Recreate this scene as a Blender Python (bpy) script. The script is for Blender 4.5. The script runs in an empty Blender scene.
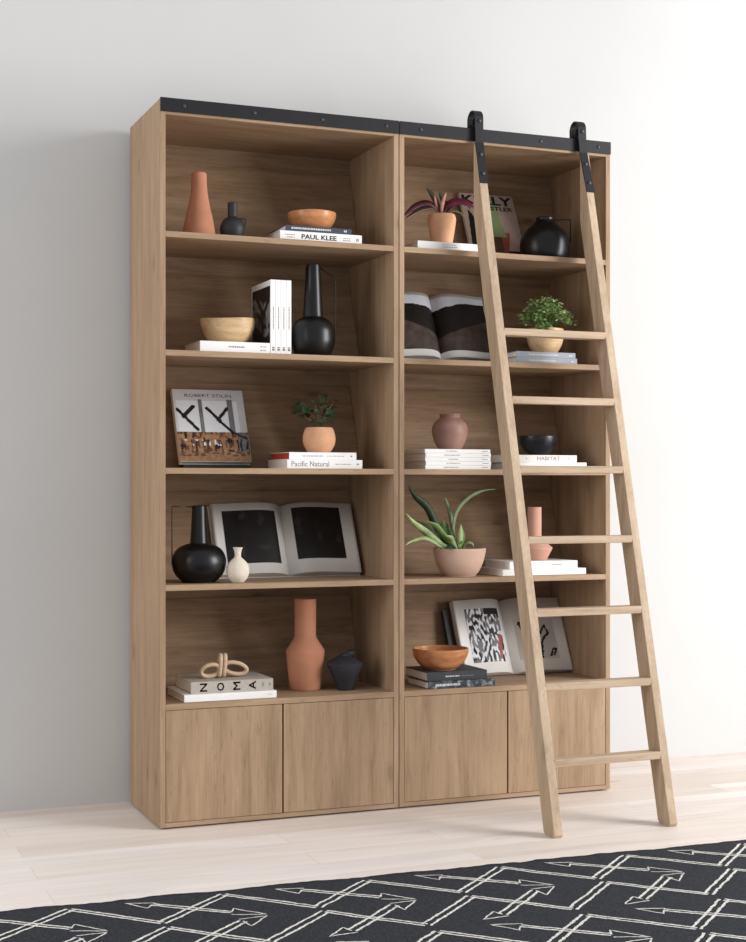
import bpy, bmesh, math, random
from mathutils import Vector, Matrix, noise
random.seed(7)
sc = bpy.context.scene
C = sc.collection
PI = math.pi

# ------------------------------------------------------------------ camera
cam_d = bpy.data.cameras.new('camera')
cam = bpy.data.objects.new('camera', cam_d)
C.objects.link(cam)
cam.location = (-1.3859, -5.5628, 1.3117)
cam.rotation_euler = (PI / 2, 0, -0.3866)
cam_d.sensor_fit = 'VERTICAL'
cam_d.sensor_height = 24.0
cam_d.lens = 24.0 * 1484.6 / 942
cam_d.shift_y = 16.2 / 942
cam_d.clip_end = 60
sc.camera = cam

# ------------------------------------------------------------------ world and lights
world = bpy.data.worlds.new('world')
sc.world = world
world.use_nodes = True
bg = world.node_tree.nodes['Background']
bg.inputs['Color'].default_value = (0.94, 0.96, 1.0, 1)
bg.inputs['Strength'].default_value = 0.60

def area(name, loc, target, sx, sy, power, col):
    l = bpy.data.lights.new(name, 'AREA')
    l.shape = 'RECTANGLE'
    l.size, l.size_y = sx, sy
    l.energy = power
    l.color = col
    o = bpy.data.objects.new(name, l)
    C.objects.link(o)
    o.location = loc
    d = Vector(target) - Vector(loc)
    o.rotation_euler = d.to_track_quat('-Z', 'Y').to_euler()
    return o
area('window_daylight', (6.0, -4.0, 2.5), (1.2, 0.1, 1.3), 2.6, 4.0, 520, (1.0, 0.995, 0.99))
area('left_side_fill', (-3.9, -1.3, 2.2), (-0.4, 0.4, 1.4), 1.8, 2.6, 88, (1.0, 0.98, 0.96))  # added fill lamp, not a window: lifts the left wall and outer side panel

vs = sc.view_settings
vs.view_transform = 'Standard'
vs.look = 'None'
vs.exposure = 0.0
vs.gamma = 1.0
vs.use_curve_mapping = False

# ------------------------------------------------------------------ materials
def lin(c):
    r = []
    for v in c:
        v = v / 255.0
        r.append(v / 12.92 if v <= 0.04045 else ((v + 0.055) / 1.055) ** 2.4)
    return (r[0], r[1], r[2], 1.0)

def base_mat(name, rough=0.6, spec=0.5):
    m = bpy.data.materials.new(name)
    m.use_nodes = True
    nt = m.node_tree
    b = nt.nodes['Principled BSDF']
    b.inputs['Roughness'].default_value = rough
    b.inputs['Specular IOR Level'].default_value = spec
    return m, nt, b

def N(nt, kind, **kw):
    n = nt.nodes.new(kind)
    for k, v in kw.items():
        setattr(n, k, v)
    return n

def ramp(nt, stops):
    r = nt.nodes.new('ShaderNodeValToRGB')
    e = r.color_ramp.elements
    while len(e) < len(stops):
        e.new(0.5)
    for i, (p, c) in enumerate(stops):
        e[i].position = p
        e[i].color = c
    return r

def mix(nt, a, b, fac, mode='MIX'):
    m = nt.nodes.new('ShaderNodeMix')
    m.data_type = 'RGBA'
    m.blend_type = mode
    if isinstance(fac, float):
        m.inputs[0].default_value = fac
    else:
        nt.links.new(fac, m.inputs[0])
    for s, v in ((6, a), (7, b)):
        if isinstance(v, tuple):
            m.inputs[s].default_value = v
        else:
            nt.links.new(v, m.inputs[s])
    return m.outputs[2]

def plain(name, col, rough=0.6, spec=0.4, var=0.06, scale=30, bump=0.0, bscale=200, metallic=0.0, coat=0.0):
    """colour with a slight mottling of its own, optional bump"""
    m, nt, b = base_mat(name, rough, spec)
    b.inputs['Metallic'].default_value = metallic
    b.inputs['Coat Weight'].default_value = coat
    tc = N(nt, 'ShaderNodeTexCoord')
    n = N(nt, 'ShaderNodeTexNoise')
    n.inputs['Scale'].default_value = scale
    n.inputs['Detail'].default_value = 4
    nt.links.new(tc.outputs['Object'], n.inputs['Vector'])
    c = lin(col)
    lo = tuple(x * (1 - var) for x in c[:3]) + (1,)
    hi = tuple(min(1, x * (1 + var)) for x in c[:3]) + (1,)
    r = ramp(nt, [(0.3, lo), (0.7, hi)])
    nt.links.new(n.outputs['Fac'], r.inputs['Fac'])
    nt.links.new(r.outputs['Color'], b.inputs['Base Color'])
    if bump:
        n2 = N(nt, 'ShaderNodeTexNoise')
        n2.inputs['Scale'].default_value = bscale
        n2.inputs['Detail'].default_value = 3
        nt.links.new(tc.outputs['Object'], n2.inputs['Vector'])
        bp = N(nt, 'ShaderNodeBump')
        bp.inputs['Strength'].default_value = bump
        bp.inputs['Distance'].default_value = 0.002
        nt.links.new(n2.outputs['Fac'], bp.inputs['Height'])
        nt.links.new(bp.outputs['Normal'], b.inputs['Normal'])
    return m

def wood(name, axis, dark, mid, light, rough=0.62, knot=0.5, plank=0.12):
    """oak / pine with grain along axis 0,1,2 of the part"""
    m, nt, b = base_mat(name, rough, 0.3)
    tc = N(nt, 'ShaderNodeTexCoord')
    oi = N(nt, 'ShaderNodeObjectInfo')
    add = N(nt, 'ShaderNodeVectorMath', operation='ADD')
    cm = N(nt, 'ShaderNodeCombineXYZ')
    mul = N(nt, 'ShaderNodeMath', operation='MULTIPLY')
    mul.inputs[1].default_value = 37.0
    nt.links.new(oi.outputs['Random'], mul.inputs[0])
    for i in range(3):
        nt.links.new(mul.outputs[0], cm.inputs[i])
    nt.links.new(tc.outputs['Object'], add.inputs[0])
    nt.links.new(cm.outputs[0], add.inputs[1])

    def mapped(long_s, cross_s):
        mp = N(nt, 'ShaderNodeMapping')
        s = [cross_s] * 3
        s[axis] = long_s
        mp.inputs['Scale'].default_value = s
        nt.links.new(add.outputs[0], mp.inputs['Vector'])
        return mp.outputs[0]
    # broad grain
    n1 = N(nt, 'ShaderNodeTexNoise')
    n1.inputs['Scale'].default_value = 1.0
    n1.inputs['Detail'].default_value = 6
    n1.inputs['Roughness'].default_value = 0.6
    n1.inputs['Distortion'].default_value = 0.35
    nt.links.new(mapped(2.2, 22), n1.inputs['Vector'])
    # fine streaks
    n2 = N(nt, 'ShaderNodeTexNoise')
    n2.inputs['Scale'].default_value = 1.0
    n2.inputs['Detail'].default_value = 3
    nt.links.new(mapped(6, 190), n2.inputs['Vector'])
    r1 = ramp(nt, [(0.30, lin(dark)), (0.5, lin(mid)), (0.72, lin(light))])
    nt.links.new(n1.outputs['Fac'], r1.inputs['Fac'])
    r2 = ramp(nt, [(0.3, (0.80, 0.78, 0.76, 1)), (0.65, (1.06, 1.05, 1.04, 1))])
    nt.links.new(n2.outputs['Fac'], r2.inputs['Fac'])
    col = mix(nt, r1.outputs['Color'], r2.outputs['Color'], 0.6, 'MULTIPLY')
    # board to board change of tone (narrow boards glued side by side)
    n3 = N(nt, 'ShaderNodeTexVoronoi')
    n3.inputs['Scale'].default_value = 1.0
    nt.links.new(mapped(0.02, 1 / plank), n3.inputs['Vector'])
    sep = N(nt, 'ShaderNodeSeparateColor')
    nt.links.new(n3.outputs['Color'], sep.inputs[0])
    r3 = ramp(nt, [(0.0, (0.90, 0.89, 0.88, 1)), (1.0, (1.05, 1.05, 1.05, 1))])
    nt.links.new(sep.outputs[0], r3.inputs['Fac'])
    col = mix(nt, col, r3.outputs['Color'], 0.7, 'MULTIPLY')
    # knots
    v = N(nt, 'ShaderNodeTexVoronoi')
    v.inputs['Scale'].default_value = 1.0
    nt.links.new(mapped(3.4, 7.5), v.inputs['Vector'])
    rk = ramp(nt, [(0.0, (1, 1, 1, 1)), (0.09, (0.85, 0.85, 0.85, 1)), (0.12, (0.35, 0.35, 0.35, 1)), (0.22, (0, 0, 0, 1))])
    nt.links.new(v.outputs['Distance'], rk.inputs['Fac'])
    sep2 = N(nt, 'ShaderNodeSeparateColor')
    nt.links.new(v.outputs['Color'], sep2.inputs[0])
    gate = N(nt, 'ShaderNodeMath', operation='GREATER_THAN')
    gate.inputs[1].default_value = 0.5
    nt.links.new(sep2.outputs[1], gate.inputs[0])
    kf = N(nt, 'ShaderNodeMath', operation='MULTIPLY')
    nt.links.new(rk.outputs['Color'], kf.inputs[0])
    nt.links.new(gate.outputs[0], kf.inputs[1])
    kf2 = N(nt, 'ShaderNodeMath', operation='MULTIPLY')
    nt.links.new(kf.outputs[0], kf2.inputs[0])
    kf2.inputs[1].default_value = knot
    kc = tuple(x * 0.45 for x in lin(dark)[:3]) + (1,)
    col = mix(nt, col, kc, kf2.outputs[0])
    n5 = N(nt, 'ShaderNodeTexNoise')
    n5.inputs['Scale'].default_value = 1.0
    n5.inputs['Detail'].default_value = 2
    nt.links.new(mapped(16, 75), n5.inputs['Vector'])
    r5 = ramp(nt, [(0.60, (1, 1, 1, 1)), (0.72, (0.74, 0.70, 0.66, 1))])
    nt.links.new(n5.outputs['Fac'], r5.inputs['Fac'])
    col = mix(nt, col, r5.outputs['Color'], 0.55, 'MULTIPLY')
    nt.links.new(col, b.inputs['Base Color'])
    bp = N(nt, 'ShaderNodeBump')
    bp.inputs['Strength'].default_value = 0.12
    bp.inputs['Distance'].default_value = 0.001
    nt.links.new(n2.outputs['Fac'], bp.inputs['Height'])
    nt.links.new(bp.outputs['Normal'], b.inputs['Normal'])
    return m

OAK = ((146, 121, 95), (162, 136, 109), (174, 148, 121))
oak_x = wood('oak_grain_along', 0, *OAK)
oak_z = wood('oak_grain_upright', 2, *OAK)
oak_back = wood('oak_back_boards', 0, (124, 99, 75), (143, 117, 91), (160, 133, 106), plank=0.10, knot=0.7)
lad_z = wood('ladder_oak_upright', 2, (166, 143, 118), (184, 162, 137), (196, 176, 152), knot=0.35)
lad_x = wood('ladder_oak_along', 0, (166, 143, 118), (184, 162, 137), (196, 176, 152), knot=0.2)
black_metal = plain('black_metal', (24, 24, 28), 0.55, 0.3, 0.1, 60, 0.1, 300)
bolt_metal = plain('bolt_metal', (50, 50, 54), 0.45, 0.5, 0.08, 80)
terracotta = plain('terracotta', (180, 124, 97), 0.85, 0.2, 0.08, 14, 0.25, 160)
terracotta_pale = plain('pale_terracotta', (214, 164, 128), 0.8, 0.2, 0.12, 16, 0.2, 120)
pink_clay = plain('pink_clay', (196, 150, 131), 0.85, 0.2, 0.05, 14, 0.15, 160)
black_gloss = plain('black_satin', (10, 10, 12), 0.34, 0.4, 0.05, 30)
black_matte = plain('black_matt_clay', (36, 37, 41), 0.55, 0.4, 0.1, 30, 0.2, 200)
cream_clay = plain('cream_clay', (214, 203, 186), 0.8, 0.2, 0.05, 40, 0.5, 240)
mauve_clay = plain('mauve_clay', (158, 120, 108), 0.5, 0.4, 0.25, 9, 0.15, 90)
paper = plain('paper', (224, 220, 214), 0.8, 0.1, 0.04, 60)
page_white = plain('page_white', (228, 226, 222), 0.65, 0.3, 0.02, 8)
white_cover = plain('white_cover', (236, 235, 233), 0.5, 0.4, 0.02, 10)
ivory_cover = plain('ivory_cover', (226, 222, 214), 0.55, 0.4, 0.02, 10)
grey_cover = plain('linen_grey_cover', (176, 168, 158), 0.8, 0.2, 0.06, 60, 0.3, 400)
navy_cover = plain('slate_cover', (62, 66, 78), 0.6, 0.3, 0.08, 20)
blue_cover = plain('blue_grey_cover', (150, 155, 164), 0.6, 0.3, 0.08, 20)
char_cover = plain('charcoal_cover', (58, 62, 66), 0.6, 0.3, 0.1, 20)
red_cover = plain('red_cover', (176, 66, 48), 0.6, 0.3, 0.05, 20)
ink = plain('ink', (34, 32, 32), 0.7, 0.2, 0.02, 20)
ink_grey = plain('grey_ink', (120, 118, 118), 0.7, 0.2, 0.02, 20)
ink_pale = plain('pale_ink', (206, 206, 208), 0.7, 0.2, 0.02, 20)
soil = plain('soil', (52, 40, 32), 0.95, 0.1, 0.3, 120, 0.8, 200)
leaf_green = plain('leaf_green', (108, 136, 72), 0.5, 0.4, 0.25, 60)
leaf_dark = plain('dark_leaf_green', (44, 62, 38), 0.5, 0.4, 0.25, 40)
leaf_light = plain('light_leaf_green', (164, 184, 128), 0.5, 0.4, 0.3, 30)
leaf_grey = plain('grey_leaf_green', (120, 136, 100), 0.5, 0.4, 0.2, 30)
leaf_red = plain('burgundy_leaf', (84, 24, 42), 0.4, 0.5, 0.25, 30)
leaf_black = plain('dark_striped_leaf', (48, 52, 38), 0.4, 0.5, 0.3, 60)
leaf_pink = plain('pink_leaf_edge', (170, 118, 104), 0.5, 0.4, 0.2, 60)
stem_mat = plain('stem', (120, 96, 70), 0.6, 0.3, 0.2, 60)
cord_mat = wood('pale_carved_wood', 0, (196, 168, 138), (212, 186, 158), (222, 198, 172), knot=0.0)
bowl_wood = wood('orange_bowl_wood', 0, (168, 108, 66), (196, 134, 90), (212, 156, 110), rough=0.3, knot=0.3)
bowl_pale = wood('pale_bowl_wood', 0, (184, 148, 108), (204, 172, 132), (220, 194, 158), rough=0.4, knot=0.2)
ph_dark = plain('photo_black', (26, 23, 23), 0.4, 0.4, 0.5, 12)
ph_grey = plain('photo_grey', (112, 110, 114), 0.45, 0.4, 0.3, 20)
ph_brown = plain('photo_brown', (74, 62, 58), 0.45, 0.4, 0.4, 26)
ph_sky = plain('photo_sky', (204, 208, 216), 0.45, 0.4, 0.1, 8)
ph_light = plain('photo_light_grey', (214, 216, 220), 0.45, 0.4, 0.05, 8)
ph_tan = plain('photo_tan', (150, 112, 80), 0.5, 0.4, 0.3, 60)
ph_wood = plain('photo_dark_tan', (92, 62, 44), 0.5, 0.4, 0.3, 60)
ph_pink = plain('photo_pink_grey', (176, 152, 142), 0.5, 0.4, 0.08, 10)
ph_green = plain('photo_green', (136, 156, 108), 0.5, 0.4, 0.1, 12)
ph_red = plain('photo_red', (150, 74, 62), 0.5, 0.4, 0.1, 12)

def wall_material():
    m, nt, b = base_mat('wall_plaster', 0.9, 0.2)
    tc = N(nt, 'ShaderNodeTexCoord')
    n = N(nt, 'ShaderNodeTexNoise')
    n.inputs['Scale'].default_value = 1.2
    n.inputs['Detail'].default_value = 5
    nt.links.new(tc.outputs['Object'], n.inputs['Vector'])
    r = ramp(nt, [(0.3, lin((194, 194, 193))), (0.7, lin((199, 199, 198)))])
    nt.links.new(n.outputs['Fac'], r.inputs['Fac'])
    nt.links.new(r.outputs['Color'], b.inputs['Base Color'])
    n2 = N(nt, 'ShaderNodeTexNoise')
    n2.inputs['Scale'].default_value = 60
    nt.links.new(tc.outputs['Object'], n2.inputs['Vector'])
    bp = N(nt, 'ShaderNodeBump')
    bp.inputs['Strength'].default_value = 0.06
    bp.inputs['Distance'].default_value = 0.002
    nt.links.new(n2.outputs['Fac'], bp.inputs['Height'])
    nt.links.new(bp.outputs['Normal'], b.inputs['Normal'])
    return m

def floor_material():
    m, nt, b = base_mat('whitewashed_oak_planks', 0.55, 0.35)
    tc = N(nt, 'ShaderNodeTexCoord')
    mp = N(nt, 'ShaderNodeMapping')
    mp.inputs['Location'].default_value = (0.55, 0.06, 0)
    nt.links.new(tc.outputs['Object'], mp.inputs['Vector'])
    br = N(nt, 'ShaderNodeTexBrick')
    br.offset = 0.37
    br.offset_frequency = 2
    br.inputs['Color1'].default_value = (0.15, 0.15, 0.15, 1)
    br.inputs['Color2'].default_value = (0.85, 0.85, 0.85, 1)
    br.inputs['Mortar'].default_value = (0, 0, 0, 1)
    br.inputs['Scale'].default_value = 1.0
    br.inputs['Mortar Size'].default_value = 0.0009
    br.inputs['Mortar Smooth'].default_value = 0.3
    br.inputs['Bias'].default_value = 0.0
    br.inputs['Brick Width'].default_value = 1.5
    br.inputs['Row Height'].default_value = 0.16
    nt.links.new(mp.outputs[0], br.inputs['Vector'])
    tone = ramp(nt, [(0.1, lin((222, 210, 199))), (0.5, lin((231, 221, 212))), (0.9, lin((234, 227, 222)))])
    nt.links.new(br.outputs['Color'], tone.inputs['Fac'])
    # grain
    off = N(nt, 'ShaderNodeVectorMath', operation='ADD')
    nt.links.new(mp.outputs[0], off.inputs[0])
    nt.links.new(br.outputs['Color'], off.inputs[1])
    mg = N(nt, 'ShaderNodeMapping')
    mg.inputs['Scale'].default_value = (1.3, 12, 1)
    nt.links.new(off.outputs[0], mg.inputs['Vector'])
    n = N(nt, 'ShaderNodeTexNoise')
    n.inputs['Scale'].default_value = 1.0
    n.inputs['Detail'].default_value = 6
    n.inputs['Distortion'].default_value = 0.8
    nt.links.new(mg.outputs[0], n.inputs['Vector'])
    g = ramp(nt, [(0.3, (0.86, 0.84, 0.83, 1)), (0.5, (0.97, 0.96, 0.96, 1)), (0.7, (1.04, 1.04, 1.05, 1))])
    nt.links.new(n.outputs['Fac'], g.inputs['Fac'])
    col = mix(nt, tone.outputs['Color'], g.outputs['Color'], 0.8, 'MULTIPLY')
    # knots
    mk = N(nt, 'ShaderNodeMapping')
    mk.inputs['Scale'].default_value = (1.1, 3.6, 1)
    nt.links.new(mp.outputs[0], mk.inputs['Vector'])
    v = N(nt, 'ShaderNodeTexVoronoi')
    v.inputs['Scale'].default_value = 1.0
    nt.links.new(mk.outputs[0], v.inputs['Vector'])
    rk = ramp(nt, [(0.0, (0.55, 0.55, 0.55, 1)), (0.03, (0.35, 0.35, 0.35, 1)), (0.09, (0, 0, 0, 1))])
    nt.links.new(v.outputs['Distance'], rk.inputs['Fac'])
    col = mix(nt, col, lin((150, 130, 114)), rk.outputs['Color'])
    seam = mix(nt, col, lin((196, 180, 165)), br.outputs['Fac'])
    nt.links.new(seam, b.inputs['Base Color'])
    bp = N(nt, 'ShaderNodeBump')
    bp.inputs['Strength'].default_value = 0.05
    bp.inputs['Distance'].default_value = 0.002
    nt.links.new(n.outputs['Fac'], bp.inputs['Height'])
    nt.links.new(bp.outputs['Normal'], b.inputs['Normal'])
    return m

def rug_material():
    m, nt, b = base_mat('rug_wool', 0.95, 0.1)
    tc = N(nt, 'ShaderNodeTexCoord')
    n = N(nt, 'ShaderNodeTexNoise')
    n.inputs['Scale'].default_value = 160
    n.inputs['Detail'].default_value = 3
    nt.links.new(tc.outputs['Object'], n.inputs['Vector'])
    r = ramp(nt, [(0.3, lin((40, 42, 46))), (0.7, lin((62, 65, 70)))])
    nt.links.new(n.outputs['Fac'], r.inputs['Fac'])
    nt.links.new(r.outputs['Color'], b.inputs['Base Color'])
    bp = N(nt, 'ShaderNodeBump')
    bp.inputs['Strength'].default_value = 0.6
    bp.inputs['Distance'].default_value = 0.003
    nt.links.new(n.outputs['Fac'], bp.inputs['Height'])
    nt.links.new(bp.outputs['Normal'], b.inputs['Normal'])
    return m
rug_dark = rug_material()
rug_line = plain('rug_cream_yarn', (214, 211, 204), 0.95, 0.1, 0.35, 110, 0.5, 300)

# ------------------------------------------------------------------ helpers
def bmbox(bm, x0, x1, y0, y1, z0, z1, bevel=0.0, mi=0):
    vs_ = [bm.verts.new(p) for p in ((x0, y0, z0), (x1, y0, z0), (x1, y1, z0), (x0, y1, z0),
                                    (x0, y0, z1), (x1, y0, z1), (x1, y1, z1), (x0, y1, z1))]
    fs = [bm.faces.new([vs_[i] for i in q]) for q in ((3, 2, 1, 0), (4, 5, 6, 7), (0, 1, 5, 4), (1, 2, 6, 5), (2, 3, 7, 6), (3, 0, 4, 7))]
    for f in fs:
        f.material_index = mi
    if bevel:
        es = list({e for f in fs for e in f.edges})
        bmesh.ops.bevel(bm, geom=es, offset=bevel, segments=2, profile=0.6, affect='EDGES')
    return bm

def prism_yz(bm, poly, x0, x1, bevel=0.0):
    """polygon of (y,z), counter-clockwise seen from -x or either way, extruded along x"""
    a = [bm.verts.new((x0, y, z)) for y, z in poly]
    b = [bm.verts.new((x1, y, z)) for y, z in poly]
    n = len(poly)
    fs = [bm.faces.new(a), bm.faces.new(b[::-1])]
    for i in range(n):
        fs.append(bm.faces.new((a[i], b[i], b[(i + 1) % n], a[(i + 1) % n])))
    bmesh.ops.recalc_face_normals(bm, faces=fs)
    if bevel:
        es = list({e for f in fs for e in f.edges})
        bmesh.ops.bevel(bm, geom=es, offset=bevel, segments=2, profile=0.6, affect='EDGES')
    return bm

def catmull(pts, sub=5):
    out = []
    n = len(pts)
    for i in range(n - 1):
        p0 = Vector(pts[max(i - 1, 0)]); p1 = Vector(pts[i]); p2 = Vector(pts[i + 1]); p3 = Vector(pts[min(i + 2, n - 1)])
        for k in range(sub):
            t = k / sub
            out.append(0.5 * ((2 * p1) + (p2 - p0) * t + (2 * p0 - 5 * p1 + 4 * p2 - p3) * t * t + (3 * p1 - p0 - 3 * p2 + p3) * t ** 3))
    out.append(Vector(pts[-1]))
    return out

def lathe(bm, prof, segs=56, wob=None):
    rings = []
    for r, z in prof:
        if r < 1e-5:
            rings.append([bm.verts.new((0, 0, z))])
        else:
            ring = []
            for i in range(segs):
                a = 2 * PI * i / segs
                rr, zz = (r, z) if wob is None else wob(r, z, a)
                ring.append(bm.verts.new((rr * math.cos(a), rr * math.sin(a), zz)))
            rings.append(ring)
    for A, B in zip(rings, rings[1:]):
        if len(A) == 1 and len(B) == 1:
            continue
        for i in range(segs):
            j = (i + 1) % segs
            if len(A) == 1:
                bm.faces.new((A[0], B[i], B[j])).smooth = True
            elif len(B) == 1:
                bm.faces.new((A[i], B[0], A[j])).smooth = True
            else:
                bm.faces.new((A[i], B[i], B[j], A[j])).smooth = True
    bmesh.ops.recalc_face_normals(bm, faces=bm.faces[:])
    return bm

def tube(bm, pts, r, segs=8, closed=False, caps=True):
    P = [Vector(p) for p in pts]
    n = len(P)
    rr = r if isinstance(r, (list, tuple)) else [r] * n
    rings = []
    up = Vector((0.13, 0.2, 0.97)).normalized()
    for i in range(n):
        if closed:
            t = (P[(i + 1) % n] - P[i - 1])
        else:
            t = P[min(i + 1, n - 1)] - P[max(i - 1, 0)]
        t = t.normalized() if t.length > 1e-9 else Vector((0, 0, 1))
        side = up - t * up.dot(t)
        if side.length < 1e-3:
            side = Vector((1, 0, 0)) - t * t.x
        side.normalize()
        up = side
        b2 = t.cross(side)
        rings.append([bm.verts.new(P[i] + (side * math.cos(2 * PI * k / segs) + b2 * math.sin(2 * PI * k / segs)) * rr[i]) for k in range(segs)])
    m = n if closed else n - 1
    for i in range(m):
        A, B = rings[i], rings[(i + 1) % n]
        for k in range(segs):
            l = (k + 1) % segs
            f = bm.faces.new((A[k], A[l], B[l], B[k]))
            f.smooth = True
    if not closed and caps:
        bm.faces.new(rings[0][::-1])
        bm.faces.new(rings[-1])
    return bm

def obj(name, bm, mats, parent=None, loc=None):
    me = bpy.data.meshes.new(name)
    bm.to_mesh(me)
    bm.free()
    for m in (mats if isinstance(mats, (list, tuple)) else [mats]):
        me.materials.append(m)
    o = bpy.data.objects.new(name, me)
    C.objects.link(o)
    if loc is not None:
        o.location = loc
    if parent is not None:
        o.parent = parent
    return o

def thing(name, label, cat, loc=(0, 0, 0), rz=0.0, group=None):
    o = bpy.data.objects.new(name, None)
    C.objects.link(o)
    o.location = loc
    o.rotation_euler = (0, 0, rz)
    o.empty_display_size = 0.05
    tag(o, label, cat, group)
    return o

def tag(o, label, cat, group=None):
    o['label'] = label
    o['category'] = cat
    if group:
        o['group'] = group
    return o

def text_mesh(bm, txt, cx, cz, height, width, at, bold=0.0, rot=0.0, mi=0):
    """letters centred at (cx,cz) of a plane; at(u,v) gives the 3D point"""
    cu = bpy.data.curves.new('lettering', 'FONT')
    cu.body = txt
    cu.offset = bold
    cu.resolution_u = 2
    o = bpy.data.objects.new('lettering', cu)
    me = bpy.data.meshes.new_from_object(o)
    if len(me.vertices):
        xs = [v.co.x for v in me.vertices]
        ys = [v.co.y for v in me.vertices]
        x0, x1, y0, y1 = min(xs), max(xs), min(ys), max(ys)
        sy = height / (y1 - y0)
        sx = width / (x1 - x0) if width else sy
        c, s = math.cos(rot), math.sin(rot)
        vv = []
        for v in me.vertices:
            a = (v.co.x - (x0 + x1) / 2) * sx
            b = (v.co.y - (y0 + y1) / 2) * sy
            vv.append(bm.verts.new(at(cx + a * c - b * s, cz + a * s + b * c)))
        for p in me.polygons:
            try:
                f = bm.faces.new([vv[i] for i in p.vertices])
                f.material_index = mi
            except ValueError:
                pass
    bpy.data.objects.remove(o)
    bpy.data.meshes.remove(me)
    bpy.data.curves.remove(cu)

def fine_print(bm, x0, x1, z, h, at, seed=0):
    """a run of tiny unreadable word-like dashes"""
    rnd = random.Random(seed)
    x = x0
    while x < x1:
        w = rnd.uniform(0.003, 0.009)
        w = min(w, x1 - x)
        q = [at(x, z - h / 2), at(x + w, z - h / 2), at(x + w, z + h / 2), at(x, z + h / 2)]
        bm.faces.new([bm.verts.new(p) for p in q])
        x += w + 0.0022

def seg_d(px, py, ax, ay, bx, by):
    dx, dy = bx - ax, by - ay
    t = max(0, min(1, ((px - ax) * dx + (py - ay) * dy) / (dx * dx + dy * dy)))
    return math.hypot(px - ax - t * dx, py - ay - t * dy)

# ------------------------------------------------------------------ setting
bm = bmesh.new()
bmbox(bm, -3.5, 6.5, 0.555, 0.655, -0.1, 4.4)
o = obj('wall_back', bm, wall_material()); o['kind'] = 'structure'
bm = bmesh.new()
bmbox(bm, -3.5, 6.5, -6.5, 0.555, -0.1, 0.0)
o = obj('floor', bm, floor_material()); o['kind'] = 'structure'

# ------------------------------------------------------------------ bookcases
H = 2.80
PT = 0.0215
SHELF = [0.479, 0.936, 1.386, 1.839, 2.294]
UW = 0.9915
KS = 0.122 / 0.357

def bookcase(x0, label, bolts):
    t = thing('bookcase', label, 'bookcase', (x0, 0, 0), 0, 'pair of tall oak bookcases against the wall')
    for xa in (0, UW - PT):
        bm = bmesh.new(); bmbox(bm, xa, xa + PT, 0, 0.508, 0.007, H, 0.0012)
        obj('side_panel', bm, oak_z, t)
    bm = bmesh.new(); bmbox(bm, PT, UW - PT, 0.0005, 0.495, 2.74, H - 0.0005, 0.0008)
    obj('top_panel', bm, oak_x, t)
    bm = bmesh.new(); bmbox(bm, PT, UW - PT, 0.0005, 0.495, 0.0072, 0.0245, 0.0008)
    obj('bottom_panel', bm, oak_x, t)
    for z in SHELF:
        bm = bmesh.new(); bmbox(bm, PT, UW - PT, 0.0005, 0.487, z - 0.0225, z, 0.0012)
        obj('shelf', bm, oak_x, t)
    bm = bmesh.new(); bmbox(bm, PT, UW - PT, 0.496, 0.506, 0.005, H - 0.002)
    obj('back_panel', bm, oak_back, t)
    tops = SHELF[1:] + [2.7625]
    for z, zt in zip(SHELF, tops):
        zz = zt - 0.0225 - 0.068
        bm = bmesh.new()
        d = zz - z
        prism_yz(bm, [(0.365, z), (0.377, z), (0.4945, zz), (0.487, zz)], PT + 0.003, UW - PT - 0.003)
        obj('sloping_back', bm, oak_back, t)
    xm = UW / 2
    for a, b2, in ((PT + 0.0018, xm - 0.0035), (xm + 0.0035, UW - PT - 0.0018)):
        bm = bmesh.new(); bmbox(bm, a, b2, 0.0015, 0.021, 0.0262, 0.4545, 0.0012)
        obj('door', bm, oak_z, t)
    for fx in (0.03, UW - 0.03):
        for fy in (0.04, 0.46):
            bm = bmesh.new(); lathe(bm, [(0, 0), (0.014, 0), (0.014, 0.0078), (0, 0.0078)], 16)
            bmesh.ops.translate(bm, verts=bm.verts, vec=(fx, fy, 0))
            obj('foot', bm, black_metal, t)
    bm = bmesh.new(); bmbox(bm, xm - 0.010, xm + 0.010, 0.024, 0.36, 0.0246, 0.4562)
    obj('divider', bm, oak_z, t)
    bm = bmesh.new(); bmbox(bm, 0.0, UW, -0.0065, -0.0002, 2.7505, 2.803, 0.0006)
    r = obj('rail', bm, black_metal, t)
    for bx, bz in bolts:
        bm = bmesh.new()
        lathe(bm, [(0, 0), (0.0075, 0), (0.0075, 0.002), (0.005, 0.0038), (0, 0.0042)], 14)
        bmesh.ops.rotate(bm, verts=bm.verts, cent=(0, 0, 0), matrix=Matrix.Rotation(PI / 2, 3, 'X'))
        bmesh.ops.translate(bm, verts=bm.verts, vec=(bx - x0, -0.0064, bz))
        obj('bolt', bm, bolt_metal, r)
    return t
bookcase(0.0, 'tall light oak bookcase whose whole side panel shows, with no ladder in front of it',
         [(0.093, 2.777), (0.376, 2.777), (0.658, 2.777), (0.935, 2.777)])
bookcase(0.9950, 'tall light oak bookcase standing behind the leaning ladder',
         [(1.088, 2.777), (1.362, 2.777), (1.644, 2.777), (1.924, 2.777)])

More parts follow.
